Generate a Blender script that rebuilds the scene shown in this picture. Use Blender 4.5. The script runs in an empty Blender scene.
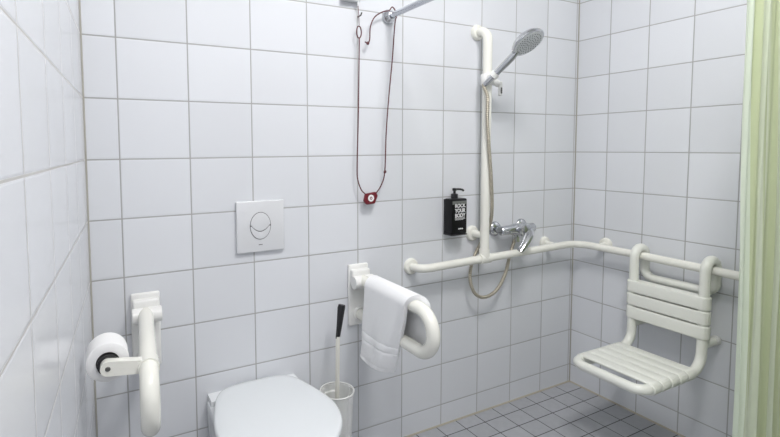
import bpy, bmesh, math, random
from mathutils import Vector, Matrix
random.seed(4)
PI = math.pi
scn = bpy.context.scene
COL = scn.collection

# ------------------------------------------------------------------ materials
def principled(name, color, rough=.5, metal=0., coat=0., spec=.5, trans=0.):
    m = bpy.data.materials.new(name); m.use_nodes = True
    b = m.node_tree.nodes['Principled BSDF']
    b.inputs['Base Color'].default_value = (*color, 1)
    b.inputs['Roughness'].default_value = rough
    b.inputs['Metallic'].default_value = metal
    b.inputs['Coat Weight'].default_value = coat
    b.inputs['Specular IOR Level'].default_value = spec
    b.inputs['Transmission Weight'].default_value = trans
    return m

def noise_rough(m, scale=30., amount=.08, bump=0., dist=.001, detail=3.):
    """break up gloss (and optionally relief) with procedural noise"""
    nt = m.node_tree; n = nt.nodes; l = nt.links; b = n['Principled BSDF']
    g = n.new('ShaderNodeNewGeometry'); t = n.new('ShaderNodeTexNoise')
    t.inputs['Scale'].default_value = scale; t.inputs['Detail'].default_value = detail
    l.new(g.outputs['Position'], t.inputs['Vector'])
    r = b.inputs['Roughness'].default_value
    mp = n.new('ShaderNodeMapRange'); mp.inputs['To Min'].default_value = max(0, r-amount); mp.inputs['To Max'].default_value = r+amount
    l.new(t.outputs['Fac'], mp.inputs['Value']); l.new(mp.outputs['Result'], b.inputs['Roughness'])
    if bump:
        bp = n.new('ShaderNodeBump'); bp.inputs['Strength'].default_value = bump; bp.inputs['Distance'].default_value = dist
        l.new(t.outputs['Fac'], bp.inputs['Height']); l.new(bp.outputs['Normal'], b.inputs['Normal'])
    return m

def tiles(name, ua, uo, uw, va, vo, vw, color, grout, gw, rough, jitter=.03, tilt=.0011, coat=0., mottled=0., relief=.0005):
    """glazed tiles with sunk grout laid out in metres along world axes ua / va"""
    m = principled(name, color, rough, coat=coat)
    nt = m.node_tree; n = nt.nodes; l = nt.links; b = n['Principled BSDF']
    def math_(op, a, c=None, d=None):
        k = n.new('ShaderNodeMath'); k.operation = op
        for i, v in enumerate((a, c, d)):
            if v is None: continue
            if isinstance(v, (int, float)): k.inputs[i].default_value = v
            else: l.new(v, k.inputs[i])
        return k.outputs[0]
    g = n.new('ShaderNodeNewGeometry'); s = n.new('ShaderNodeSeparateXYZ'); l.new(g.outputs['Position'], s.inputs[0])
    def axis(a, o, w):
        u = math_('DIVIDE', math_('SUBTRACT', s.outputs[a], o), w)
        f = math_('FRACT', u); i = math_('FLOOR', u)
        d = math_('MULTIPLY', math_('MINIMUM', f, math_('SUBTRACT', 1., f)), w)
        return f, i, d
    fu, iu, du = axis(ua, uo, uw); fv, iv, dv = axis(va, vo, vw)
    d = math_('MINIMUM', du, dv)
    mr = n.new('ShaderNodeMapRange'); mr.interpolation_type = 'SMOOTHSTEP'
    mr.inputs['From Min'].default_value = gw*.35; mr.inputs['From Max'].default_value = gw*.65
    l.new(d, mr.inputs['Value']); mask = mr.outputs['Result']
    c = n.new('ShaderNodeCombineXYZ'); l.new(iu, c.inputs[0]); l.new(iv, c.inputs[1])
    wn = n.new('ShaderNodeTexWhiteNoise'); l.new(c.outputs[0], wn.inputs['Vector'])
    val = math_('ADD', 1.-jitter, math_('MULTIPLY', wn.outputs['Value'], 2*jitter))
    if mottled:
        tx = n.new('ShaderNodeTexNoise'); tx.inputs['Scale'].default_value = 35; tx.inputs['Detail'].default_value = 5
        l.new(g.outputs['Position'], tx.inputs['Vector'])
        val = math_('MULTIPLY', val, math_('ADD', 1-mottled/2, math_('MULTIPLY', tx.outputs['Fac'], mottled)))
    hs = n.new('ShaderNodeHueSaturation'); hs.inputs['Color'].default_value = (*color, 1); l.new(val, hs.inputs['Value'])
    mx = n.new('ShaderNodeMix'); mx.data_type = 'RGBA'
    l.new(mask, mx.inputs['Factor']); mx.inputs['A'].default_value = (*grout, 1); l.new(hs.outputs['Color'], mx.inputs['B'])
    l.new(mx.outputs['Result'], b.inputs['Base Color'])
    rr = n.new('ShaderNodeMapRange'); rr.inputs['To Min'].default_value = .85; rr.inputs['To Max'].default_value = rough
    l.new(mask, rr.inputs['Value']); l.new(rr.outputs['Result'], b.inputs['Roughness'])
    # relief: sunk joint with soft pillow edge, tiny tilt of each tile
    hp = n.new('ShaderNodeMapRange'); hp.interpolation_type = 'SMOOTHSTEP'
    hp.inputs['From Min'].default_value = gw*.3; hp.inputs['From Max'].default_value = gw*1.5
    l.new(d, hp.inputs['Value'])
    sp = n.new('ShaderNodeSeparateXYZ'); l.new(wn.outputs['Color'], sp.inputs[0])
    t1 = math_('MULTIPLY', fu, math_('SUBTRACT', sp.outputs[0], .5)); t2 = math_('MULTIPLY', fv, math_('SUBTRACT', sp.outputs[1], .5))
    h = math_('ADD', math_('MULTIPLY', hp.outputs['Result'], relief), math_('MULTIPLY', math_('ADD', t1, t2), tilt))
    bp = n.new('ShaderNodeBump'); bp.inputs['Strength'].default_value = 1; bp.inputs['Distance'].default_value = 1
    l.new(h, bp.inputs['Height']); l.new(bp.outputs['Normal'], b.inputs['Normal'])
    return m

TW, TH = .2282, .2
TILE = (.725, .742, .775); GROUT = (.40, .40, .395)
M = {}
M['tile_back'] = tiles('tile_back', 0, 0., TW, 2, .1028, TH, TILE, GROUT, .0044, .16)
M['tile_right'] = tiles('tile_right', 1, -.17836, .1881, 2, .1028, TH, TILE, GROUT, .0044, .16)
M['tile_left'] = tiles('tile_left', 1, -.05, TW, 2, .1028, TH, TILE, (.56, .555, .54), .0044, .2)  # joints lighter than on other walls: light on them put into the colour
M['tile_front'] = tiles('tile_front', 0, 0., TW, 2, .1028, TH, TILE, GROUT, .0044, .2)
M['tile_floor'] = tiles('tile_floor', 0, 1.339, .1195, 1, -.078, .0965, (.41, .42, .445), (.06, .055, .05), .0040, .5, jitter=.05, tilt=.0005, mottled=.25)
M['ceiling'] = noise_rough(principled('ceiling', (.82, .82, .8), .9), 60, .05, .1)
M['silicone'] = noise_rough(principled('silicone', (.46, .42, .34), .55), 20, .1)
M['silicone_grey'] = noise_rough(principled('silicone_grey', (.40, .385, .34), .55), 20, .1)
M['nylon'] = noise_rough(principled('nylon', (.84, .835, .77), .24, coat=.2), 25, .05)
M['nylon_seat'] = noise_rough(principled('nylon_seat', (.82, .83, .77), .3, coat=.1), 25, .05)
M['nylon_white'] = noise_rough(principled('nylon_white', (.84, .84, .82), .3), 25, .05)
M['ceramic'] = noise_rough(principled('ceramic', (.80, .82, .84), .1, coat=.4), 6, .03)
M['lid'] = noise_rough(principled('lid', (.76, .79, .81), .16, coat=.2), 6, .04)
M['plate'] = noise_rough(principled('plate', (.71, .72, .74), .22, coat=.2), 15, .04)
M['groove_shade'] = principled('groove_shade', (.12, .12, .12), .6)
M['chrome'] = noise_rough(principled('chrome', (.56, .57, .59), .08, 1.), 40, .04)
M['alu'] = noise_rough(principled('alu', (.50, .52, .56), .24, 1.), 60, .08)
M['hose'] = principled('hose', (.47, .43, .35), .32, .8)
M['black'] = noise_rough(principled('black', (.012, .012, .014), .35), 40, .1)
M['black_gloss'] = noise_rough(principled('black_gloss', (.006, .006, .007), .3, spec=.25), 40, .05)
M['grey_holder'] = noise_rough(principled('grey_holder', (.03, .03, .033), .35), 40, .1)
M['clear_grey'] = noise_rough(principled('clear_grey', (.16, .17, .16), .25), 30, .05)
M['ink'] = principled('ink', (.86, .86, .86), .5)
M['red'] = noise_rough(principled('red', (.15, .006, .014), .35), 60, .1)
M['cord'] = noise_rough(principled('cord', (.11, .03, .035), .7), 400, .1, .4)
M['steel_dark'] = principled('steel_dark', (.16, .16, .15), .45, .8)
M['paper'] = noise_rough(principled('paper', (.86, .86, .86), .95, spec=.1), 120, .03, .25, .001)
M['shaded_core'] = principled('shaded_core', (.03, .028, .026), .8)  # near black: shade inside the roll's hole put into the colour
M['spray'] = principled('spray', (.74, .76, .77), .45)
M['nozzle'] = principled('nozzle', (.20, .21, .22), .6)
M['bristle'] = noise_rough(principled('bristle', (.80, .83, .86), .8), 300, .1, .8, .003)
M['shaft'] = noise_rough(principled('shaft', (.78, .77, .70), .35), 30, .05)

def towel_material():
    m = principled('towel', (.93, .935, .945), 1., spec=.05)
    nt = m.node_tree; n = nt.nodes; l = nt.links; b = n['Principled BSDF']
    b.inputs['Sheen Weight'].default_value = .25
    uv = n.new('ShaderNodeUVMap'); g = n.new('ShaderNodeNewGeometry')
    t = n.new('ShaderNodeTexNoise'); t.inputs['Scale'].default_value = 420; t.inputs['Detail'].default_value = 2
    l.new(g.outputs['Position'], t.inputs['Vector'])
    s = n.new('ShaderNodeSeparateXYZ'); l.new(uv.outputs[0], s.inputs[0])
    # flat woven border band near each hem: no pile there
    ramp = n.new('ShaderNodeValToRGB'); ramp.color_ramp.interpolation = 'CONSTANT'
    e = ramp.color_ramp.elements; e[0].position = 0; e[0].color = (1,)*4; e[1].position = .055; e[1].color = (.0, .0, .0, 1)
    for p, v in ((.065, 1), (.135, 0), (.145, .35), (.20, 0), (.21, 1)):
        k = e.new(p); k.color = (v, v, v, 1)
    l.new(s.outputs[1], ramp.inputs[0])
    mu = n.new('ShaderNodeMath'); mu.operation = 'MULTIPLY_ADD'
    l.new(t.outputs['Fac'], mu.inputs[0]); l.new(ramp.outputs[0], mu.inputs[1]); l.new(ramp.outputs[0], mu.inputs[2])
    bp = n.new('ShaderNodeBump'); bp.inputs['Strength'].default_value = .8; bp.inputs['Distance'].default_value = .003
    l.new(mu.outputs[0], bp.inputs['Height']); l.new(bp.outputs['Normal'], b.inputs['Normal'])
    return m
M['towel'] = towel_material()

def curtain_material():
    m = bpy.data.materials.new('curtain_fabric'); m.use_nodes = True
    nt = m.node_tree; n = nt.nodes; l = nt.links; b = n['Principled BSDF']; out = n['Material Output']
    uv = n.new('ShaderNodeUVMap'); s = n.new('ShaderNodeSeparateXYZ'); l.new(uv.outputs[0], s.inputs[0])
    mul = n.new('ShaderNodeMath'); mul.operation = 'MULTIPLY'; mul.inputs[1].default_value = 1/.068; l.new(s.outputs[0], mul.inputs[0])
    fr = n.new('ShaderNodeMath'); fr.operation = 'FRACT'; l.new(mul.outputs[0], fr.inputs[0])
    r = n.new('ShaderNodeValToRGB'); e = r.color_ramp.elements
    e[0].position = 0; e[0].color = (.83, .88, .73, 1); e[1].position = .36; e[1].color = (.83, .88, .73, 1)
    for p, c in ((.42, (.68, .74, .50, 1)), (.60, (.68, .74, .50, 1)), (.66, (.73, .785, .57, 1)), (.72, (.68, .74, .50, 1)), (.94, (.68, .74, .50, 1)), (1., (.83, .88, .73, 1))):
        k = e.new(p); k.color = c
    l.new(fr.outputs[0], r.inputs[0])
    # white selvedge on the free edge
    lt = n.new('ShaderNodeMath'); lt.operation = 'LESS_THAN'; lt.inputs[1].default_value = .05; l.new(s.outputs[0], lt.inputs[0])
    mx = n.new('ShaderNodeMix'); mx.data_type = 'RGBA'; l.new(lt.outputs[0], mx.inputs['Factor'])
    l.new(r.outputs[0], mx.inputs['A']); mx.inputs['B'].default_value = (.84, .90, .78, 1)
    l.new(mx.outputs['Result'], b.inputs['Base Color'])
    b.inputs['Roughness'].default_value = .55; b.inputs['Sheen Weight'].default_value = .15
    t = n.new('ShaderNodeTexNoise'); t.inputs['Scale'].default_value = 25; t.inputs['Detail'].default_value = 4
    g = n.new('ShaderNodeNewGeometry'); l.new(g.outputs['Position'], t.inputs['Vector'])
    bp = n.new('ShaderNodeBump'); bp.inputs['Strength'].default_value = .35; bp.inputs['Distance'].default_value = .006
    l.new(t.outputs['Fac'], bp.inputs['Height']); l.new(bp.outputs['Normal'], b.inputs['Normal'])
    tr = n.new('ShaderNodeBsdfTranslucent'); l.new(mx.outputs['Result'], tr.inputs['Color'])
    ms = n.new('ShaderNodeMixShader'); ms.inputs[0].default_value = .42
    l.new(b.outputs[0], ms.inputs[1]); l.new(tr.outputs[0], ms.inputs[2]); l.new(ms.outputs[0], out.inputs[0])
    return m
M['curtain'] = curtain_material()

def cup_material():
    m = principled('frosted_cup', (.93, .94, .92), .3, trans=.42)
    m.node_tree.nodes['Principled BSDF'].inputs['IOR'].default_value = 1.25
    return noise_rough(m, 20, .05)
M['cup'] = cup_material()

def lamp_material(name, power):
    m = bpy.data.materials.new(name); m.use_nodes = True
    b = m.node_tree.nodes['Principled BSDF']
    b.inputs['Base Color'].default_value = (.9, .9, .88, 1)
    b.inputs['Emission Color'].default_value = (1., .985, .975, 1)
    b.inputs['Emission Strength'].default_value = power
    return m
M['lamp'] = lamp_material('lamp', 32.); M['added_lamp_small'] = lamp_material('added_lamp_small', 26.)

# ------------------------------------------------------------------ object helpers
ORG = {}
def tag(o, label=None, cat=None, group=None, kind=None):
    for k, v in (('label', label), ('category', cat), ('group', group), ('kind', kind)):
        if v: o[k] = v
    return o

def thing(name, label, cat, loc, group=None):
    o = bpy.data.objects.new(name, None); COL.objects.link(o)
    o.empty_display_size = .05; o.location = loc; ORG[o] = Vector(loc)
    return tag(o, label, cat, group)

def obj(name, bm, mat, parent=None, sharp=38, loc=None, label=None):
    """link ONE mesh; vertices are given in room metres, origin goes to the thing's base"""
    org = ORG[parent] if parent else Vector(loc or (0, 0, 0))
    bmesh.ops.recalc_face_normals(bm, faces=bm.faces)
    bmesh.ops.translate(bm, verts=bm.verts, vec=-org)
    me = bpy.data.meshes.new(name); bm.to_mesh(me); bm.free()
    for p in me.polygons: p.use_smooth = True
    me.set_sharp_from_angle(angle=math.radians(sharp))
    me.materials.append(M[mat])
    o = bpy.data.objects.new(name, me); COL.objects.link(o)
    if parent: o.parent = parent
    else: o.location = org
    ORG[o] = org
    if label: o['label'] = label
    return o

def box(bm, lo, hi, bev=0., seg=2, rot=None, pivot=None):
    lo, hi = Vector(lo), Vector(hi)
    r = bmesh.ops.create_cube(bm, size=1.)
    vs = r['verts']; c = (lo+hi)/2; d = hi-lo
    for v in vs: v.co = Vector((v.co.x*d.x, v.co.y*d.y, v.co.z*d.z))+c
    if bev:
        ed = {e for v in vs for e in v.link_edges}
        r = bmesh.ops.bevel(bm, geom=list(ed), offset=bev, segments=seg, profile=.5, affect='EDGES')
        vs = list({v for f in r['faces'] for v in f.verts} | {v for v in vs if v.is_valid})
    if rot is not None:
        p = Vector(pivot) if pivot is not None else c
        for v in vs: v.co = rot@(v.co-p)+p
    return vs

def fillet(pts, r, n=10):
    """round the inner corners of a polyline; r is a number or one radius per inner corner"""
    pts = [Vector(p) for p in pts]; out = [pts[0]]
    for i in range(1, len(pts)-1):
        rr = r if isinstance(r, (int, float)) else r[i-1]
        a, b, c = pts[i-1], pts[i], pts[i+1]
        u, v = (a-b).normalized(), (c-b).normalized()
        ang = u.angle(v)
        if rr <= 0 or ang > PI-.01: out.append(b); continue
        t = rr/math.tan(ang/2); cen = b+(u+v).normalized()*(rr/math.sin(ang/2))
        p0, p1 = b+u*t, b+v*t
        e0, e1 = p0-cen, p1-cen; tot = e0.angle(e1); ax = e0.cross(e1).normalized()
        for k in range(n+1): out.append(cen+Matrix.Rotation(tot*k/n, 3, ax)@e0)
    out.append(pts[-1]); return out

def spline(pts, n=8):
    pts = [Vector(p) for p in pts]; P = [2*pts[0]-pts[1]]+pts+[2*pts[-1]-pts[-2]]; out = []
    for i in range(1, len(P)-2):
        a, b, c, d = P[i-1:i+3]
        for k in range(n):
            t = k/n
            out.append(.5*((2*b)+(c-a)*t+(2*a-5*b+4*c-d)*t*t+(3*b-a-3*c+d)*t**3))
    out.append(pts[-1]); return out

def tube(bm, path, rad, seg=20, cap=True, closed=False, flat=None):
    """sweep a circle (or an ellipse: flat = (axis vector, ratio)) along a path; rad may be a list"""
    path = [Vector(p) for p in path]; N = len(path)
    tan = []
    for i in range(N):
        a = path[(i-1) % N] if closed or i else path[0]; b = path[(i+1) % N] if closed or i < N-1 else path[-1]
        tan.append((b-a).normalized())
    ref = Vector((0, 0, 1)) if abs(tan[0].z) < .9 else Vector((1, 0, 0))
    if flat: ref = Vector(flat[0])
    nrm = (ref-tan[0]*ref.dot(tan[0])).normalized(); rings = []
    for i in range(N):
        nrm = (nrm-tan[i]*nrm.dot(tan[i])).normalized(); bi = tan[i].cross(nrm)
        r = rad[i] if isinstance(rad, (list, tuple)) else rad
        q = flat[1] if flat else 1
        rings.append([bm.verts.new(path[i]+nrm*(math.cos(2*PI*k/seg)*r*q)+bi*(math.sin(2*PI*k/seg)*r)) for k in range(seg)])
    for i in range(N if closed else N-1):
        A, B = rings[i], rings[(i+1) % N]
        for k in range(seg): bm.faces.new((A[k], A[(k+1) % seg], B[(k+1) % seg], B[k]))
    if cap and not closed:
        bm.faces.new(rings[0][::-1]); bm.faces.new(rings[-1])
    return rings

def lathe(bm, prof, base, axis, seg=32):
    """revolve (radius, distance) pairs about an axis through base"""
    base, ax = Vector(base), Vector(axis).normalized()
    u = ax.orthogonal().normalized(); v = ax.cross(u); rings = []
    for r, h in prof:
        if r < 1e-6: rings.append([bm.verts.new(base+ax*h)])
        else: rings.append([bm.verts.new(base+ax*h+(u*math.cos(2*PI*k/seg)+v*math.sin(2*PI*k/seg))*r) for k in range(seg)])
    for A, B in zip(rings, rings[1:]):
        for k in range(seg):
            k2 = (k+1) % seg
            if len(A) == 1 and len(B) == 1: continue
            if len(A) == 1: bm.faces.new((A[0], B[k2], B[k]))
            elif len(B) == 1: bm.faces.new((A[k], A[k2], B[0]))
            else: bm.faces.new((A[k], A[k2], B[k2], B[k]))
    return rings

def prism(bm, ring, vec, bev=0., seg=3):
    """extrude a closed outline by a vector, optionally rounding the far rim"""
    vec = Vector(vec); A = [bm.verts.new(Vector(p)) for p in ring]; n = len(A)
    cen = sum((Vector(p) for p in ring), Vector())/n; prev = A
    steps = [(0, 1.)] if not bev else [(bev*(1-math.sin(PI/2*k/seg)), k) for k in range(0)]
    L = vec.length; d = vec/L
    levels = [(L, 0.)] if not bev else [(L-bev+bev*math.sin(PI/2*k/seg), bev*(1-math.cos(PI/2*k/seg))) for k in range(seg+1)]
    for h, inset in levels:
        B = []
        for p in ring:
            q = Vector(p); r = (q-cen); q = q-r.normalized()*inset if r.length > 1e-6 else q
            B.append(bm.verts.new(q+d*h))
        for k in range(n): bm.faces.new((prev[k], prev[(k+1) % n], B[(k+1) % n], B[k]))
        prev = B
    bm.faces.new(prev); bm.faces.new(A[::-1])
B = bmesh.new

def loft(bm, rings, cap0=True, cap1=True):
    V = [[bm.verts.new(Vector(p)) for p in r] for r in rings]; n = len(V[0])
    for a, b in zip(V, V[1:]):
        for k in range(n): bm.faces.new((a[k], a[(k+1) % n], b[(k+1) % n], b[k]))
    if cap0: bm.faces.new(V[0][::-1])
    if cap1: bm.faces.new(V[-1])

# ------------------------------------------------------------------ the room
XR, XL, AL, YF, HC = 2.298, -.1022, .06289, -2.75, 2.9
def left_x(y): return XL+math.tan(AL)*y
def struct(name, bm, mat): return tag(obj(name, bm, mat), kind='structure')
b = B(); box(b, (XL-.35, 0, -.12), (XR+.15, .12, HC)); struct('wall_back', b, 'tile_back')
b = B(); box(b, (XR, YF, -.12), (XR+.12, 0, HC)); struct('wall_right', b, 'tile_right')
b = B(); loft(b, [[(XL, 0, z), (left_x(YF), YF, z), (left_x(YF)-.12, YF, z), (XL-.12, 0, z)] for z in (-.12, HC)]); struct('wall_left', b, 'tile_left')
b = B(); box(b, (left_x(YF)-.12, YF-.12, -.12), (XR+.12, YF, HC)); struct('wall_front', b, 'tile_front')
b = B(); box(b, (left_x(YF)-.02, YF, -.12), (XR, 0, 0)); struct('floor', b, 'tile_floor')
b = B(); box(b, (left_x(YF)-.12, YF-.12, HC), (XR+.12, .12, HC+.1)); struct('ceiling', b, 'ceiling')
DX0, DX1 = .95, 1.95
M['added_door'] = noise_rough(principled('added_door', (.16, .15, .14), .4), 20, .05)
b = B(); box(b, (DX0, YF, .004), (DX1, YF+.03, 2.12), .004); d1 = struct('added_door_1', b, 'added_door')  # unseen door, added to give the chrome something dark to reflect
for x0, x1, z0, z1 in ((DX0-.06, DX0, 0, 2.18), (DX1, DX1+.06, 0, 2.18), (DX0, DX1, 2.12, 2.18)):
    b = B(); box(b, (x0, YF, z0), (x1, YF+.045, z1), .003); obj('added_door_frame', b, 'nylon_white', d1)
b = B(); tube(b, fillet([(DX0+.07, YF+.03, 1.05), (DX0+.07, YF+.085, 1.05), (DX0+.20, YF+.085, 1.05)], .02, 6), .010, 14); obj('added_door_handle', b, 'chrome', d1)
def bead(name, pts, r, mat):
    b = B(); tube(b, pts, r, 8); struct(name, b, mat)
bead('trim_1', [(XL+.01, -.001, .001), (XR-.002, -.001, .001)], .0055, 'silicone')
bead('trim_2', [(XR-.001, -.002, .001), (XR-.001, YF+.01, .001)], .0055, 'silicone')
bead('trim_3', [(XR-.001, -.001, .004), (XR-.001, -.001, HC)], .0036, 'silicone_grey')
bead('trim_4', [(XL+.001, -.001, .004), (XL+.001, -.001, HC)], .0036, 'silicone_grey')

# two unseen round ceiling lamps, added to light the room
for LX, LY, LR, lab, mat in ((.95, -1.25, 1.45, 'added large round ceiling lamp, unseen, in the middle of the room', 'lamp'), (.20, -1.85, 1., 'added smaller round ceiling lamp, unseen, near the left wall', 'added_lamp_small')):
    t = thing('added_ceiling_lamp', lab, 'lamp', (LX, LY, HC))
    b = B(); lathe(b, [(0, 0), (.19*LR, 0), (.19*LR, .03), (.175*LR, .035), (.175*LR, .02), (0, .02)], (LX, LY, HC), (0, 0, -1), 48); obj('added_lamp_base', b, 'nylon_white', t)
    b = B(); lathe(b, [(.174*LR, .02), (.172*LR, .05), (.15*LR, .075), (.08*LR, .088), (0, .09)], (LX, LY, HC), (0, 0, -1), 48); obj('diffuser', b, mat, t)

# ------------------------------------------------------------------ flush plate
def ell(cx, cz, a, c, y, n=48, f=0., g=2*PI): return [(cx+a*math.cos(f+(g-f)*k/n), y, cz+c*math.sin(f+(g-f)*k/n)) for k in range(n+(g-f < 6.2))]
t = thing('flush_plate', 'square white dual flush plate on the tiled wall above the toilet', 'flush plate', (.481, 0, 1.04))
b = B(); box(b, (.387, -.014, .943), (.575, 0, 1.138), .004, 3); obj('cover_plate', b, 'plate', t)
FX, FZ, FA, FC = .479, 1.043, .0415, .0525
b = B(); prism(b, ell(FX, FZ, FA, FC, -.0135), (0, -.0009, 0)); obj('button_gap_shade', b, 'groove_shade', t)  # dark ellipse painting in the shade of the gaps around the buttons
def arc(off, n=20):   # divider, sagging between the two buttons
    return [(FX-FA*.955+FA*1.91*k/n, -.0135, FZ+.006-off-.027*(1-(2*k/n-1)**2)) for k in range(n+1)]
A_, C_ = FA-.0022, FC-.0022
b = B()
up = ell(FX, FZ, A_, C_, -.0135, 36, .10, PI-.10); prism(b, up+arc(-.0012)[1:-1], (0, -.0035, 0), .0012)
obj('button', b, 'plate', t)
b = B()
lo = ell(FX, FZ, A_, C_, -.0135, 36, PI+.06, 2*PI-.06); prism(b, lo+arc(.0016)[1:-1][::-1], (0, -.0030, 0), .0009)
obj('button', b, 'plate', t)
b = B()
for k, (w, dx) in enumerate(((.004, -.0058), (.0035, -.0008), (.0045, .0045))): box(b, (FX+dx-w/2, -.0146, .969), (FX+dx+w/2, -.0138, .9725))
obj('maker_mark', b, 'steel_dark', t, label='tiny dark mark low on the plate')

# ------------------------------------------------------------------ toilet
CX = .441
def lid_ring(z, g=0., dy=0.):
    """outline of lid and seat seen from above: narrow straight back, widest a little past the middle, round front"""
    half = [(.04, -.012), (.09, -.017), (.128, -.034), (.157, -.075), (.176, -.13), (.192, -.19), (.204, -.25), (.207, -.30), (.20, -.345), (.183, -.395), (.155, -.44), (.115, -.48), (.06, -.505), (.02, -.511)]
    pts = [(CX+x, y, z) for x, y in half]+[(CX-x, y, z) for x, y in half[::-1]]
    pts = [tuple(p) for p in spline(pts, 4)]
    c = Vector((CX, -.29, z)); out = []
    for p in pts:
        v = Vector(p)-c; out.append(c+v*(1+g/v.length)+Vector((0, dy, 0)))
    return out
t = thing('toilet', 'white wall hung toilet with its lid closed', 'toilet', (CX, 0, .04))
b = B(); loft(b, [lid_ring(.431, -.004), lid_ring(.433), lid_ring(.444), lid_ring(.4485, -.003), lid_ring(.451, -.009), lid_ring(.4525, -.03), lid_ring(.4535, -.09)]); obj('lid', b, 'lid', t)
b = B(); loft(b, [lid_ring(.409, -.012), lid_ring(.411, -.006), lid_ring(.425, -.003), lid_ring(.429, -.006)]); obj('seat', b, 'lid', t)
def bowl_ring(z, wb, wm, yf):
    half = [(wb*.9, 0), (wb, -.012), (wb*1.0, -.05), (wb*.9+wm*.1, -.09), (wm*.97, yf*.42), (wm, yf*.56), (wm*.93, yf*.74), (wm*.68, yf*.91), (wm*.3, yf*.99), (wm*.06, yf)]
    pts = [(CX+x, y, z) for x, y in half]+[(CX-x, y, z) for x, y in half[::-1]]
    s = spline(pts, 4)
    for p in s: p.y = min(p.y, 0)
    return s
b = B(); loft(b, [bowl_ring(.045, .10, .095, -.30), bowl_ring(.06, .125, .118, -.34), bowl_ring(.13, .150, .140, -.40), bowl_ring(.22, .168, .163, -.455), bowl_ring(.31, .176, .180, -.475), bowl_ring(.375, .178, .190, -.494), bowl_ring(.398, .178, .193, -.498), bowl_ring(.405, .176, .190, -.494), bowl_ring(.408, .170, .184, -.487)])
obj('bowl', b, 'ceramic', t)
b = B(); loft(b, [[(CX-.172, 0, z), (CX-.172, -.060-g, z), (CX+.172, -.060-g, z), (CX+.172, 0, z)] for z, g in ((.400, 0), (.4265, 0), (.429, -.003))]); obj('rear_ledge', b, 'ceramic', t)
for s in (-1, 1):
    b = B(); tube(b, [(CX+s*.075-.022, -.014, .434), (CX+s*.075+.022, -.014, .434)], .0075, 14); obj('hinge', b, 'lid', t)

# ------------------------------------------------------------------ hinged support rails
def support_rail(label, x0, ang, ztop=.783, length=.535, tint='nylon'):
    t = thing('support_rail', label, 'grab rail', (x0, 0, .7), 'fold down support rails beside the toilet')
    zlow = ztop-.150; r = .0235
    b = B(); box(b, (x0-.047, -.016, .583), (x0+.047, 0, .845), .006, 3); obj('wall_plate', b, 'nylon_white', t)
    b = B()
    box(b, (x0-.043, -.04, ztop-.012), (x0+.043, -.012, ztop+.045), .008, 3)
    tube(b, [(x0-.046, -.052, ztop-.004), (x0+.046, -.052, ztop-.004)], .026, 24)
    obj('hinge_block', b, 'nylon_white', t)
    d = Vector((math.sin(ang), -math.cos(ang), 0))
    P = lambda s, z: Vector((x0, 0, z))+d*s
    path = fillet([P(.05, ztop), P(length, ztop), P(length, zlow), P(.016, zlow)], .0745, 14)
    b = B(); tube(b, path, r, 24); obj('rail', b, tint, t)
    b = B(); tube(b, [P(.012, zlow), P(.03, zlow)], r+.006, 24); obj('socket', b, 'nylon_white', t)
    return t, P, ztop, r
tl, PL, ZL, RL = support_rail('white fold down support rail left of the toilet, carrying the toilet paper', .064, -.075)
tr, PR, ZR, RR = support_rail('white fold down support rail right of the toilet, under the white towel', .908, 0., length=.506)

# toilet paper arm on the left rail, and the roll
b = B(); tube(b, [PL(.435, ZL), PL(.475, ZL)], RL+.003, 24)
pc = PL(.455, ZL)
yA = pc.y
RX, RZ = -.064, .799
ring = []
for k in range(13): a = PI/2+PI*k/12; ring.append((RX+.0185*math.cos(a), yA-.014, RZ+.0185*math.sin(a)))
ring += [(pc.x-.005, yA-.014, ZL-.014), (pc.x-.005, yA-.014, ZL+.020)]
prism(b, ring, (0, .026, 0), .003)
ho = obj('paper_holder', b, 'nylon', tl)
b = B(); lathe(b, [(0, .0025), (.005, .002), (.0065, 0), (0, 0)], (RX-.001, yA-.0138, RZ), (0, -1, 0), 16); obj('screw', b, 'steel_dark', ho)
b = B(); tube(b, [(RX, yA+.010, RZ), (RX, yA+.112, RZ)], .0255, 24); obj('spindle', b, 'black', ho)
RR_, y0, y1 = .0500, yA+.022, yA+.103
t = thing('toilet_paper_roll', 'white roll of toilet paper on the left support rail, next to the left wall', 'toilet paper', (RX, y0, RZ+.001-RR_))
b = B(); lathe(b, [(.0275, 0), (.047, 0), (.0497, .002), (.0500, .006), (.0500, y1-y0-.006), (.0497, y1-y0-.002), (.047, y1-y0), (.0275, y1-y0), (.0275, 0)], (RX, y0, RZ+.001), (0, 1, 0), 48)
# loose last sheet hugging the roll
obj('paper', b, 'paper', t)
b = B(); lathe(b, [(.0262, -.001), (.0273, -.001), (.0273, y1-y0+.001), (.0262, y1-y0+.001), (.0262, -.001)], (RX, y0, RZ+.001), (0, 1, 0), 32); obj('shaded_core', b, 'shaded_core', t)

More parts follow.
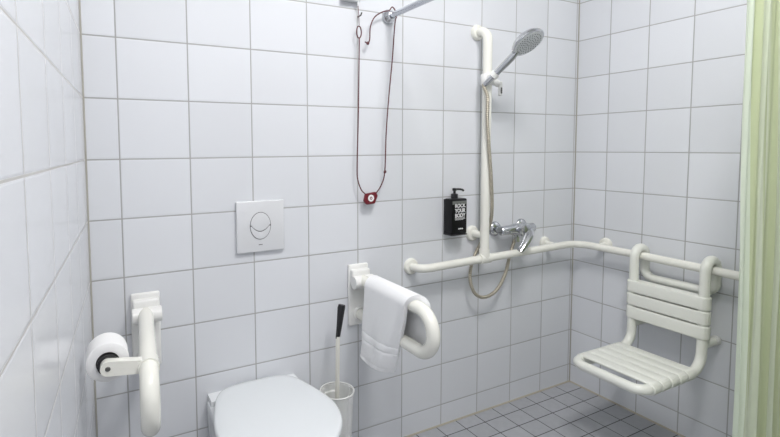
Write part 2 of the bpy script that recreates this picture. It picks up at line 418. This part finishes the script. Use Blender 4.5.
# ------------------------------------------------------------------ towel over the right rail
def towel():
    t = thing('towel', 'white terry towel draped over the right support rail', 'towel', (.908, -.25, ZR))
    rt = RR+.010; x0 = .908; drop_f, drop_b = .278, .175
    L = drop_f+PI*rt+drop_b; NS, NT = 170, 60
    rows = []; rnd = random.Random(2)
    for i in range(NS+1):
        s = L*i/NS; row = []
        for j in range(NT+1):
            u = j/NT
            if s < drop_f:
                q = (drop_f-s)/drop_f       # 1 at hem, 0 at the rail
                x = x0-rt; z = ZR-(drop_f-s)
                ya = -.132-.002*q; yb = -.396+.106*q**1.15
                y = ya+(yb-ya)*u
                x += q*(-.006*math.sin(9*u+1.2)-.010*math.sin(3.4*u+.3)-.010)+.028*q*max(0, u-.8)/.2*.6
                z += -.010*q*math.sin(5*u)-.016*q*u
                h = drop_f*q; hem = drop_f-h
                for hh, ww, aa in ((.012, .003, .0022), (.078, .004, .0032), (.106, .004, .0032)): x += aa*math.exp(-((hem-hh)/ww)**2)
                x += .0006*math.sin(31*u+9*q)+.0016*math.sin(13*u-9*q*q+1)*q
                if u > .86: x += .012*math.sin((u-.86)/.14*PI*.5)*q**.5
            elif s < drop_f+PI*rt:
                a = PI-(s-drop_f)/rt
                w = (s-drop_f)/(PI*rt)
                ya, yb = -.132, -.396-.042*w
                x = x0+rt*math.cos(a); z = ZR+rt*math.sin(a); y = ya+(yb-ya)*u
            else:
                q = (s-drop_f-PI*rt)/drop_b
                x = x0+rt+.004*math.sin(8*u)*q+.012*q; z = ZR-(s-drop_f-PI*rt)-.02*q*(1-u)
                ya, yb = -.132+.01*q, -.438-.006*math.sin(2*q)
                y = ya+(yb-ya)*u
            row.append((Vector((x, y, z)), u, s/L))
        rows.append(row)
    b = B(); uvl = b.loops.layers.uv.new('UVMap')
    V = [[b.verts.new(p[0]) for p in r] for r in rows]
    for i in range(NS):
        for j in range(NT):
            f = b.faces.new((V[i][j], V[i+1][j], V[i+1][j+1], V[i][j+1]))
            for lp, (a, c) in zip(f.loops, ((i, j), (i+1, j), (i+1, j+1), (i, j+1))): lp[uvl].uv = (rows[a][c][1], rows[a][c][2])
    o = obj('terry_cloth', b, 'towel', t, sharp=180)
    so = o.modifiers.new('thickness', 'SOLIDIFY'); so.thickness = .018; so.offset = 0.
    bv = o.modifiers.new('round', 'BEVEL'); bv.width = .006; bv.segments = 3; bv.angle_limit = math.radians(60)
towel()

# ------------------------------------------------------------------ toilet brush
BX, BY = .765, -.085
t = thing('toilet_brush_holder', 'clear plastic toilet brush cup on the wall beside the toilet', 'brush holder', (BX, BY, .10))
b = B(); lathe(b, [(0, 0), (.050, 0), (.055, .004), (.0665, .255), (.0680, .262), (.0690, .262), (.0690, .257), (.0655, .255), (.0535, .008), (0, .008)], (BX, BY, .10), (0, 0, 1), 40); obj('cup', b, 'cup', t)
b = B(); tube(b, [(BX+.068*math.cos(a), BY+.068*math.sin(a), .361) for a in [2*PI*k/40 for k in range(40)]], .003, 8, closed=True)
obj('rim', b, 'nylon_white', t)
b = B(); box(b, (BX-.03, -.03, .27), (BX+.03, 0, .33), .004); obj('wall_bracket', b, 'nylon_white', t)
t = thing('toilet_brush', 'toilet brush with a black grip standing in the clear cup', 'toilet brush', (BX, BY, .12))
b = B(); tube(b, [(BX-.001, BY, .22), (BX+.003, BY-.004, .585)], .0085, 16); obj('shaft', b, 'shaft', t)
top = Vector((BX+.022, BY-.005, .711))
b = B(); tube(b, [(BX+.002, BY-.004, .572), (BX+.003, BY-.004, .58), (BX+.010, BY-.005, .63), (BX+.019, BY-.005, .70), top], [.007, .0095, .012, .0165, .0150], 20, flat=((0, 1, 0), .7)); obj('grip', b, 'black', t)
b = B(); lathe(b, [(0, 0), (.020, .004), (.036, .03), (.040, .07), (.034, .105), (.012, .118), (0, .118)], (BX-.001, BY, .112), (0, 0, 1), 24)
for v in b.verts:
    r = Vector((v.co.x-BX, v.co.y-BY, 0)); v.co += r*(.12*random.uniform(-1, 1))
obj('bristle_head', b, 'bristle', t)

# ------------------------------------------------------------------ alarm switch, hook and pull cord
t = thing('alarm_switch', 'white pull switch box on the wall, cut off by the top of the picture', 'switch', (.872, 0, 1.965))
b = B(); box(b, (.832, -.028, 1.926), (.914, 0, 2.006), .006, 3); obj('housing', b, 'plate', t)
b = B(); box(b, (.842, -.033, 1.938), (.904, -.027, 1.996), .003, 2); obj('rocker', b, 'plate', t)
b = B(); tube(b, [(.905, -.020, 1.928), (.905, -.022, 1.91)], .004, 10); obj('cord_outlet', b, 'plate', t)
t = thing('wall_hook', 'small dark screw hook above the red cord loop', 'hook', (.916, 0, 1.874))
b = B(); tube(b, fillet([(.916, 0, 1.874), (.916, -.025, 1.874), (.916, -.032, 1.884)], .006, 5), .003, 10); obj('shank', b, 'steel_dark', t)

t = thing('alarm_pull_cord', 'red alarm pull cord hanging in a long loop from the chrome rod', 'pull cord', (.957, -.03, 1.135))
def cord(pts, n=8, r=.0026):
    b = B(); tube(b, spline(pts, n), r, 8); obj('cord', b, 'cord', t)
YC = -.030
# left fall with its eye at the top
b = B(); tube(b, [(.905+.011*math.cos(a), YC+.002, 1.805+.024*math.sin(a)) for a in [2*PI*k/24 for k in range(24)]], .0026, 8, closed=True); obj('eyelet', b, 'cord', t)
cord([(.905, -.021, 1.912), (.905, -.026, 1.875), (.905, YC, 1.832)], r=.0013)
cord([(.905, YC, 1.780), (.903, YC, 1.65), (.899, YC, 1.449), (.893, YC, 1.26), (.896, YC, 1.205), (.912, YC, 1.162), (.932, YC, 1.142)])
# right fall from the rod down to the tag, and the free tail
XRD, ZRD = 1.064, 1.890
cord([(1.046, -.036, 1.905), (1.064, -.036, 1.922), (1.084, -.036, 1.893), (1.077, -.033, 1.855), (1.066, YC, 1.704), (1.049, YC, 1.55), (1.036, YC, 1.40), (1.029, YC, 1.235), (1.012, YC, 1.178), (.983, YC, 1.140)])
cord([(1.046, -.036, 1.905), (1.015, -.034, 1.897), (.978, YC, 1.872), (.958, YC, 1.83), (.955, YC, 1.785), (.948, YC, 1.764), (.932, YC, 1.768)])
for p in ((1.030, YC, 1.232), (.946, YC, 1.764)):
    b = B(); lathe(b, [(0, -.008), (.005, -.005), (.0065, 0), (.005, .005), (0, .008)], p, (.3, 0, 1), 12); obj('knot', b, 'cord', t)
TZ = Matrix.Rotation(-.12, 3, 'Y'); tc = Vector((.956, YC, 1.124))
def tag_ring(s, y):
    pts = []
    for cx, cz in ((-.033, -.006), (-.022, .022), (.030, .022), (.036, .004), (.018, -.026), (-.024, -.024)):
        pts.append(Vector((cx*s, 0, cz*s)))
    pts = fillet([(pts[0]+pts[-1])/2]+pts+[(pts[0]+pts[-1])/2], .007, 5)[:-1]
    return [tc+TZ@p+Vector((0, y, 0)) for p in pts]
b = B(); loft(b, [tag_ring(.9, .007), tag_ring(1, .004), tag_ring(1, -.004), tag_ring(.9, -.007)]); tg = obj('tag', b, 'red', t, label='red plastic tag at the bottom of the loop')
b = B(); lathe(b, [(.0065, .0072), (.0065, .0080), (.0145, .0080), (.0145, .0070), (.0065, .0072)], tc, (0, -1, 0), 28); lathe(b, [(0, .0072), (0, .0082), (.003, .0082), (.003, .0070)], tc, (0, -1, 0), 12)
obj('symbol', b, 'ink', tg, label='round white symbol on the red tag')

# ------------------------------------------------------------------ curtain rail and shower curtain
YCUR = -1.0
t = thing('curtain_rail', 'chrome shower curtain rod reaching out from the wall', 'curtain rod', (XRD, 0, ZRD))
b = B(); tube(b, fillet([(XRD, -.004, ZRD), (XRD, YCUR, ZRD), (XR-.004, YCUR, ZRD)], .18, 14), .0125, 24); obj('rod', b, 'alu', t)
for p, ax in (((XRD, 0, ZRD), (0, -1, 0)), ((XR, YCUR, ZRD), (-1, 0, 0))):
    b = B(); lathe(b, [(0, 0), (.030, 0), (.031, .004), (.029, .012), (.020, .022), (.0165, .030), (.0165, .034), (0, .034)], p, ax, 36); obj('flange', b, 'chrome', t)

def curtain():
    t = thing('shower_curtain', 'pale green striped shower curtain hanging at the right edge of the picture', 'curtain', (2.0, YCUR, .06))
    NX, NZ = 360, 60; z0, z1 = .06, ZRD-.035; rows = []
    def plan(u, z):       # u 0..1 from the free edge to the wall
        f = (z1-z)/(z1-z0)
        x = 1.668+.044*f+(2.262-1.70)*u+.008*math.sin(19*u+3*f)
        amp = (.009+.007*f)*min(1, u*9+.25)
        ph = 2*PI*9.2*u+.5*math.sin(5*u+2*f)
        y = YCUR-.004+amp*math.sin(ph)+.007*math.sin(2.3*ph+4*f)+.006*math.sin(6*f+u*11)*f
        return x, y
    ref = [Vector(plan(i/NX, 1.)) for i in range(NX+1)]; arc = [0.]
    for a, c in zip(ref, ref[1:]): arc.append(arc[-1]+(c-a).length)
    b = B(); uvl = b.loops.layers.uv.new('UVMap'); V = []
    for k in range(NZ+1):
        z = z0+(z1-z0)*k/NZ
        V.append([b.verts.new((*plan(i/NX, z), z)) for i in range(NX+1)])
    for k in range(NZ):
        for i in range(NX):
            f = b.faces.new((V[k][i], V[k][i+1], V[k+1][i+1], V[k+1][i]))
            for lp, (a, c) in zip(f.loops, ((k, i), (k, i+1), (k+1, i+1), (k+1, i))): lp[uvl].uv = (arc[c], a/NZ)
    o = obj('fabric', b, 'curtain', t, sharp=180)
    so = o.modifiers.new('thickness', 'SOLIDIFY'); so.thickness = .0012
    for k in range(9):
        x = 1.685+k*.07
        b = B(); tube(b, [(x, YCUR+.020*math.sin(a), ZRD-.010+.027*math.cos(a)) for a in [2*PI*q/24 for q in range(24)]], .0018, 8, closed=True); obj('ring', b, 'chrome', t)
curtain()

# ------------------------------------------------------------------ shower grab rail with riser
t = thing('shower_grab_rail', 'long white grab rail with upright riser running around the shower corner', 'grab rail', (1.566, 0, .81))
YR, r = -.072, .0185
XS = 2.226
pts = [(1.186, -.006, .799), (1.186, YR, .799), (1.55, YR, .806), (XS, YR, .816), (XS, -.40, .816), (XS, -.70, .811), (XS, -.855, .809), (XR-.004, -.855, .809)]
b = B(); tube(b, fillet(pts, [.05, 0, .085, 0, 0, .045], 12), r, 24); obj('horizontal_rail', b, 'nylon', t)
XV = 1.566
b = B(); tube(b, fillet([(XV, -.006, 1.874), (XV, YR, 1.874), (XV-.004, YR, .812)], .05, 12), .021, 24); obj('riser_rail', b, 'nylon', t)
b = B(); tube(b, [(XV-.034, YR, .806), (XV+.030, YR, .807)], .0235, 24); tube(b, [(XV-.004, YR, .81), (XV-.004, YR, .852)], .0245, 24); obj('tee_joint', b, 'nylon', t)
def flange(p, ax, r1=.037):
    b = B(); lathe(b, [(0, 0), (r1, 0), (r1+.001, .004), (r1-.002, .013), (r1-.006, .017), (.020, .018), (0, .018)], p, ax, 32); obj('flange', b, 'nylon', t)
def strut(p, q, rr=.016):
    b = B(); tube(b, [p, q], rr, 20); obj('strut', b, 'nylon', t)
flange((1.186, 0, .799), (0, -1, 0)); flange((XV, 0, 1.874), (0, -1, 0)); flange((XR, -.855, .809), (-1, 0, 0))
flange((1.548, 0, .918), (0, -1, 0)); strut((1.548, -.015, .918), (XV-.006, YR+.004, .918), .017)
flange((2.060, 0, .822), (0, -1, 0), .033); strut((2.060, -.015, .822), (2.060, YR, .816), .015)
flange((XR, -.190, .824), (-1, 0, 0), .033); strut((XR-.015, -.190, .824), (XS, -.190, .815), .015)

# sliding holder of the hand shower
HB = Vector((1.545, -.132, 1.655)); 
HD = Vector((.31, -.62, .65)).normalized()
sl = thing('shower_slider', 'white sliding hand shower holder clamped on the upright riser', 'shower holder', (XV, YR, 1.648))
b = B(); tube(b, [(XV, YR, 1.620), (XV, YR, 1.624), (XV, YR, 1.668), (XV, YR, 1.672)], [.027, .030, .030, .027], 28); obj('clamp_sleeve', b, 'nylon_white', sl)
b = B()
lathe(b, [(.0155, -.010), (.0195, -.010), (.0205, .010), (.0175, .010), (.0155, -.010)], HB+HD*.004, HD, 24)
box(b, (XV-.024, -.122, 1.640), (XV+.006, YR-.02, 1.664), .003)
obj('cradle', b, 'nylon_white', sl)
b = B(); lathe(b, [(0, 0), (.012, 0), (.013, .02), (.016, .026), (.016, .044), (.013, .048), (0, .048)], (XV+.024, YR, 1.648), (.9, -.1, -.42), 20); kn = obj('knob', b, 'nylon_white', sl)
b = B(); box(b, (XV+.062, YR-.019, 1.574), (XV+.080, YR-.003, 1.640), .006, 3); lv = obj('release_lever', b, 'nylon_white', sl)
b = B(); box(b, (XV+.066, YR-.0205, 1.583), (XV+.075, YR-.018, 1.612), .001); obj('inset', b, 'steel_dark', lv)

# hand shower
t = thing('hand_shower', 'chrome hand shower with round spray head resting in the white slider', 'shower head', tuple(HB-HD*.03))
N = Vector((.06, -.58, -.81)).normalized()
hc = HB+HD*.192
N = (N-HD*N.dot(HD)*.25).normalized()
path = [HB-HD*.030, HB-HD*.01, HB+HD*.05, HB+HD*.10, HB+HD*.13-N*.004, HB+HD*.155-N*.012]
b = B(); tube(b, spline(path, 5), [.0115+.0045*min(1, k/12) for k in range(26)], 20); obj('handle', b, 'chrome', t)
hd = obj('spray_head', (lambda b: (lathe(b, [(0, -.028), (.032, -.026), (.059, -.015), (.0705, -.002), (.073, .006), (.071, .011), (.066, .012), (0, .0118)], hc, N, 48), b)[1])(B()), 'chrome', t)
b = B(); lathe(b, [(0, .0150), (.059, .0145), (.0645, .0125), (.0645, .011), (0, .011)], hc, N, 48); fc = obj('spray_face', b, 'spray', t)
b = B(); u = N.orthogonal().normalized(); v = N.cross(u)
for rr, k in ((.010, 6), (.020, 11), (.030, 16), (.041, 22), (.053, 28)):
    for i in range(k):
        a = 2*PI*(i+.5*(k % 2))/k
        lathe(b, [(.0022, .0140), (.0018, .0165), (0, .0168)], hc+(u*math.cos(a)+v*math.sin(a))*rr, N, 6)
tag(obj('nozzles', b, 'nozzle', fc), kind='stuff')

# hose
t = thing('shower_hose', 'ribbed metal shower hose looping down from the hand shower to the mixer', 'hose', (1.57, -.06, .61))
hp = [HB-HD*.040, HB-HD*.062, (1.535, -.106, 1.56), (1.537, -.1045, 1.46), (1.549, -.1045, 1.34), (1.566, -.1035, 1.20), (1.583, -.096, 1.06), (1.594, -.078, .98), (1.589, -.052, .92), (1.570, -.036, .865), (1.530, -.034, .80), (1.503, -.042, .72), (1.520, -.052, .645), (1.575, -.056, .612), (1.655, -.056, .630), (1.725, -.048, .70), (1.770, -.036, .79), (1.790, -.042, .855), (1.795, -.058, .885)]
sp = spline(hp, 40)
ln = 0; rad = []
for i, p in enumerate(sp):
    if i: ln += (p-sp[i-1]).length
    rad.append(.0078+.0009*math.sin(2*PI*ln/.0085))
b = B(); tube(b, sp, rad, 14); obj('ribbed_hose', b, 'hose', t)
b = B(); tube(b, [HB-HD*.058, HB-HD*.054, HB-HD*.030], [.0095, .0115, .0125], 16); obj('hose_nut', b, 'chrome', t)
b = B(); tube(b, [(1.795, -.058, .862), (1.795, -.058, .892)], .0115, 8); obj('hose_nut', b, 'chrome', t)

# ------------------------------------------------------------------ mixer tap
MX, MY, MZ = 1.790, -.060, .926
t = thing('shower_mixer', 'chrome lever mixer tap on the wall right of the riser', 'tap', (MX, 0, MZ))
for s in (-1, 1):
    x = MX+s*.091
    b = B(); lathe(b, [(0, 0), (.038, 0), (.038, .004), (.034, .012), (.022, .018), (.017, .020), (.017, .045), (0, .045)], (x, 0, MZ), (0, -1, 0), 32); obj('wall_flange', b, 'chrome', t)
b = B(); tube(b, [(MX-.116, MY, MZ), (MX-.110, MY, MZ), (MX-.05, MY, MZ), (MX-.03, MY-.004, MZ), (MX+.03, MY-.004, MZ), (MX+.05, MY, MZ), (MX+.110, MY, MZ), (MX+.116, MY, MZ)], [.018, .023, .023, .029, .029, .023, .023, .018], 28)
lathe(b, [(.029, 0), (.029, .036), (.024, .040)], (MX, MY, MZ), (0, -1, 0), 28); tube(b, [(MX, MY+.002, MZ-.02), (MX, MY+.002, MZ-.037)], .012, 20)
obj('body', b, 'chrome', t)
b = B(); lathe(b, [(.030, .036), (.032, .040), (.032, .058), (.027, .069), (.012, .074), (0, .0745)], (MX, MY, MZ), (0, -1, .12), 28)
LT = Vector((MX-.083, MY-.094, MZ-.084))
tube(b, spline([(MX, MY-.040, MZ+.004), (MX+.004, MY-.066, MZ+.004), (MX-.012, MY-.084, MZ-.016), (MX-.046, MY-.092, MZ-.050), LT], 6), [.027-.013*k/24 for k in range(25)], 18, flat=((0, -1, .6), .45))
obj('lever', b, 'chrome', t)

# ------------------------------------------------------------------ soap dispenser
t = thing('soap_bracket', 'dark wall bracket clasping the black soap bottle', 'bracket', (1.417, 0, .935))
SX0, SX1, SZ0, SZ1 = 1.370, 1.465, .934, 1.098
b = B(); box(b, (SX0+.004, -.008, SZ0-.002), (SX1-.004, 0, SZ1-.004), .002)
box(b, (SX0, -.062, SZ0-.006), (SX1, -.004, SZ0), .002)
obj('frame', b, 'grey_holder', t)
t = thing('soap_dispenser', 'black pump bottle of body wash with bold white lettering', 'soap bottle', (1.417, -.035, .935))
b = B(); box(b, (SX0+.001, -.061, SZ0), (SX1-.001, -.009, SZ1), .007, 4); bo = obj('bottle', b, 'black_gloss', t)
b = B(); box(b, (SX0+.006, -.0617, SZ1-.026), (SX1-.005, -.0590, SZ1-.010), .001); obj('window', b, 'clear_grey', t, label='grey see through strip at the top of the bottle')
PX, PY = 1.410, -.034
b = B(); lathe(b, [(.016, 0), (.016, .020), (.013, .023), (.006, .024), (.006, .036), (.010, .037), (.010, .047), (.007, .049), (0, .049)], (PX, PY, SZ1-.001), (0, 0, 1), 24)
tube(b, spline([(PX, PY, SZ1+.042), (PX+.016, PY-.012, SZ1+.043), (PX+.030, PY-.020, SZ1+.040), (PX+.034, PY-.023, SZ1+.034)], 4), .0048, 10); obj('pump', b, 'black', t)
def text_mesh(name, body, size, x, z, y, parent, mat, sx=1.):
    cu = bpy.data.curves.new('txt', 'FONT'); cu.body = body; cu.size = size; cu.align_x = 'CENTER'; cu.align_y = 'CENTER'; cu.offset = size*.025; cu.extrude = .0003; cu.space_line = .92
    o = bpy.data.objects.new('txt', cu); COL.objects.link(o)
    bpy.context.view_layer.update()
    me = bpy.data.meshes.new_from_object(o.evaluated_get(bpy.context.evaluated_depsgraph_get()))
    bpy.data.objects.remove(o); bpy.data.curves.remove(cu)
    b = B(); b.from_mesh(me); bpy.data.meshes.remove(me)
    for v_ in b.verts: v_.co = Vector((x+v_.co.x*sx, y-v_.co.z, z+v_.co.y))
    return obj(name, b, mat, parent)
text_mesh('lettering', 'ROCK\nYOUR\nBODY', .0245, 1.4205, 1.043, -.0614, t, 'ink', .9)
b = B(); rnd = random.Random(9)
for row, (z, x0, x1) in enumerate(((1.0085, 1.391, 1.449), (1.0045, 1.391, 1.452), (1.0005, 1.391, 1.440))):
    x = x0
    while x < x1:
        w = rnd.uniform(.002, .006); box(b, (x, -.0616, z), (min(x+w, x1), -.0608, z+.0018)); x += w+.0014
obj('small_print', b, 'ink', t); b = B()
for x, w in ((1.411, .004), (1.4165, .003), (1.421, .006), (1.4285, .003), (1.433, .005)): box(b, (x, -.0616, .9565), (x+w, -.0608, .9620))
obj('small_print', b, 'ink', t)

# ------------------------------------------------------------------ hanging shower seat
t = thing('shower_chair', 'white slatted shower seat hung over the grab rail on the right wall', 'shower seat', (2.1, -.55, .38))
YA, YB, RT = -.402, -.690, .0195
XF, XU, ZS = 1.765, 2.184, .392
XH = 2*XS-XU
def upright(y): # hook over the rail, down the back rest, then forward under the seat
    zt = .822+.042
    return [(XH, y, zt-.110), (XH, y, zt), (XU, y, zt), (XU, y, ZS), (XF, y, ZS)]
zt = .853
path = [(XH, YA, zt-.09), (XH, YA, zt), (XU, YA, zt), (XU-.004, YA, ZS), (XF, YA, ZS+.004), (XF, YB, ZS+.004), (XU-.004, YB, ZS), (XU, YB, zt), (XH, YB, zt), (XH, YB, zt-.09)]
path = fillet(path, [.0415, .0415, .075, .045, .045, .075, .0415, .0415], 12)
loop = fillet([path[-1], (XH, YB, zt-.146), (XH, YA, zt-.146), path[0]], .045, 12)
b = B(); tube(b, path[1:-1]+loop[1:-1], RT, 20, closed=True); obj('frame', b, 'nylon_seat', t)
for z0, z1 in ((.650, .704), (.588, .643), (.525, .581)):     # bands wrapping the two uprights
    b = B(); h = []
    a, c = YA+RT+.005, YB-RT-.005; R2 = RT+.006
    def sect(zz, g):
        r_ = R2-g; pts = []
        for k in range(13): q = PI*k/12; pts.append((XU+r_*math.cos(PI/2+q) , YA+r_*0+ (r_)*math.sin(0), zz))
        return pts
    def ring(zz, g):
        r_ = R2-g; p = []
        for k in range(17): q = -PI/2+PI*k/16; p.append((XU-.001-r_*math.sin(q)*1., YA+r_*math.cos(q), zz))
        p = [(XU-.001+r_*math.cos(q), YA+r_*math.sin(q), zz) for q in [PI*k/16 for k in range(17)]]
        p += [(XU-.001-r_*math.cos(q), YB-r_*math.sin(q), zz) for q in [PI*k/16 for k in range(17)]]
        return p
    loft(b, [ring(z0, .003), ring(z0+.0025, .0005), ring(z0+.005, 0), ring(z1-.005, 0), ring(z1-.0025, .0005), ring(z1, .003)])
    obj('back_slat', b, 'nylon_seat', t)
x = XF+.045
for k in range(5):                                             # seat slats wrap the side tubes
    w = .0565; x1 = x+w
    zc = ZS+.003-.002*k/4
    def ring(xx, g):
        r_ = RT+.005-g
        p = [(xx, YA-.001+r_*math.sin(q), zc+r_*math.cos(q)) for q in [PI*k_/16 for k_ in range(17)]]
        p = [(xx, YB+.001-r_*math.sin(q), zc-r_*math.cos(q)) for q in [PI*k_/16 for k_ in range(17)]]+p
        zi = zc+RT-.006+g
        p += [(xx, YA-.001-RT*.9, zc-r_), (xx, YA-.001-RT*.9, zi), (xx, YB+.001+RT*.9, zi), (xx, YB+.001+RT*.9, zc-r_)]
        return p
    b = B(); loft(b, [ring(x, .004), ring(x+.002, .001), ring(x+.005, 0), ring(x1-.005, 0), ring(x1-.002, .001), ring(x1, .004)])
    obj('seat_slat', b, 'nylon_seat', t)
    x = x1+.0035
for y in (YA, YB):
    b = B(); tube(b, [(XU, y, .497), (XR-.030, y, .497)], .0185, 20); sf = obj('stand_off', b, 'nylon_seat', t)
    b = B(); tube(b, [(XR-.032, y, .497), (XR-.006, y, .497), (XR-.001, y, .497)], [.0205, .0205, .018], 20); obj('wall_pad', b, 'nylon_white', sf)

# ------------------------------------------------------------------ camera
cd = bpy.data.cameras.new('camera'); cam = bpy.data.objects.new('camera', cd); COL.objects.link(cam)
cam.location = (-.0784, -1.7160, 1.3389)
cd.sensor_width = 36; cd.lens = 470.83/780*36
cd.shift_x = 60/780; cd.shift_y = -40.88/780
cd.clip_start = .02
Rm = Matrix(((.8935803, .0351782, -.4475228), (-.4488503, .0546992, -.8919313), (-.0068974, .9978830, .0646679)))
cam.rotation_mode = 'QUATERNION'; cam.rotation_quaternion = Rm.to_quaternion()
scn.camera = cam

# ------------------------------------------------------------------ light and view
w = bpy.data.worlds.new('world'); scn.world = w; w.use_nodes = True
w.node_tree.nodes['Background'].inputs[0].default_value = (.02, .02, .02, 1)
vs = scn.view_settings
vs.view_transform = 'Standard'; vs.look = 'None'; vs.gamma = 1; vs.use_curve_mapping = False
vs.exposure = 0.6
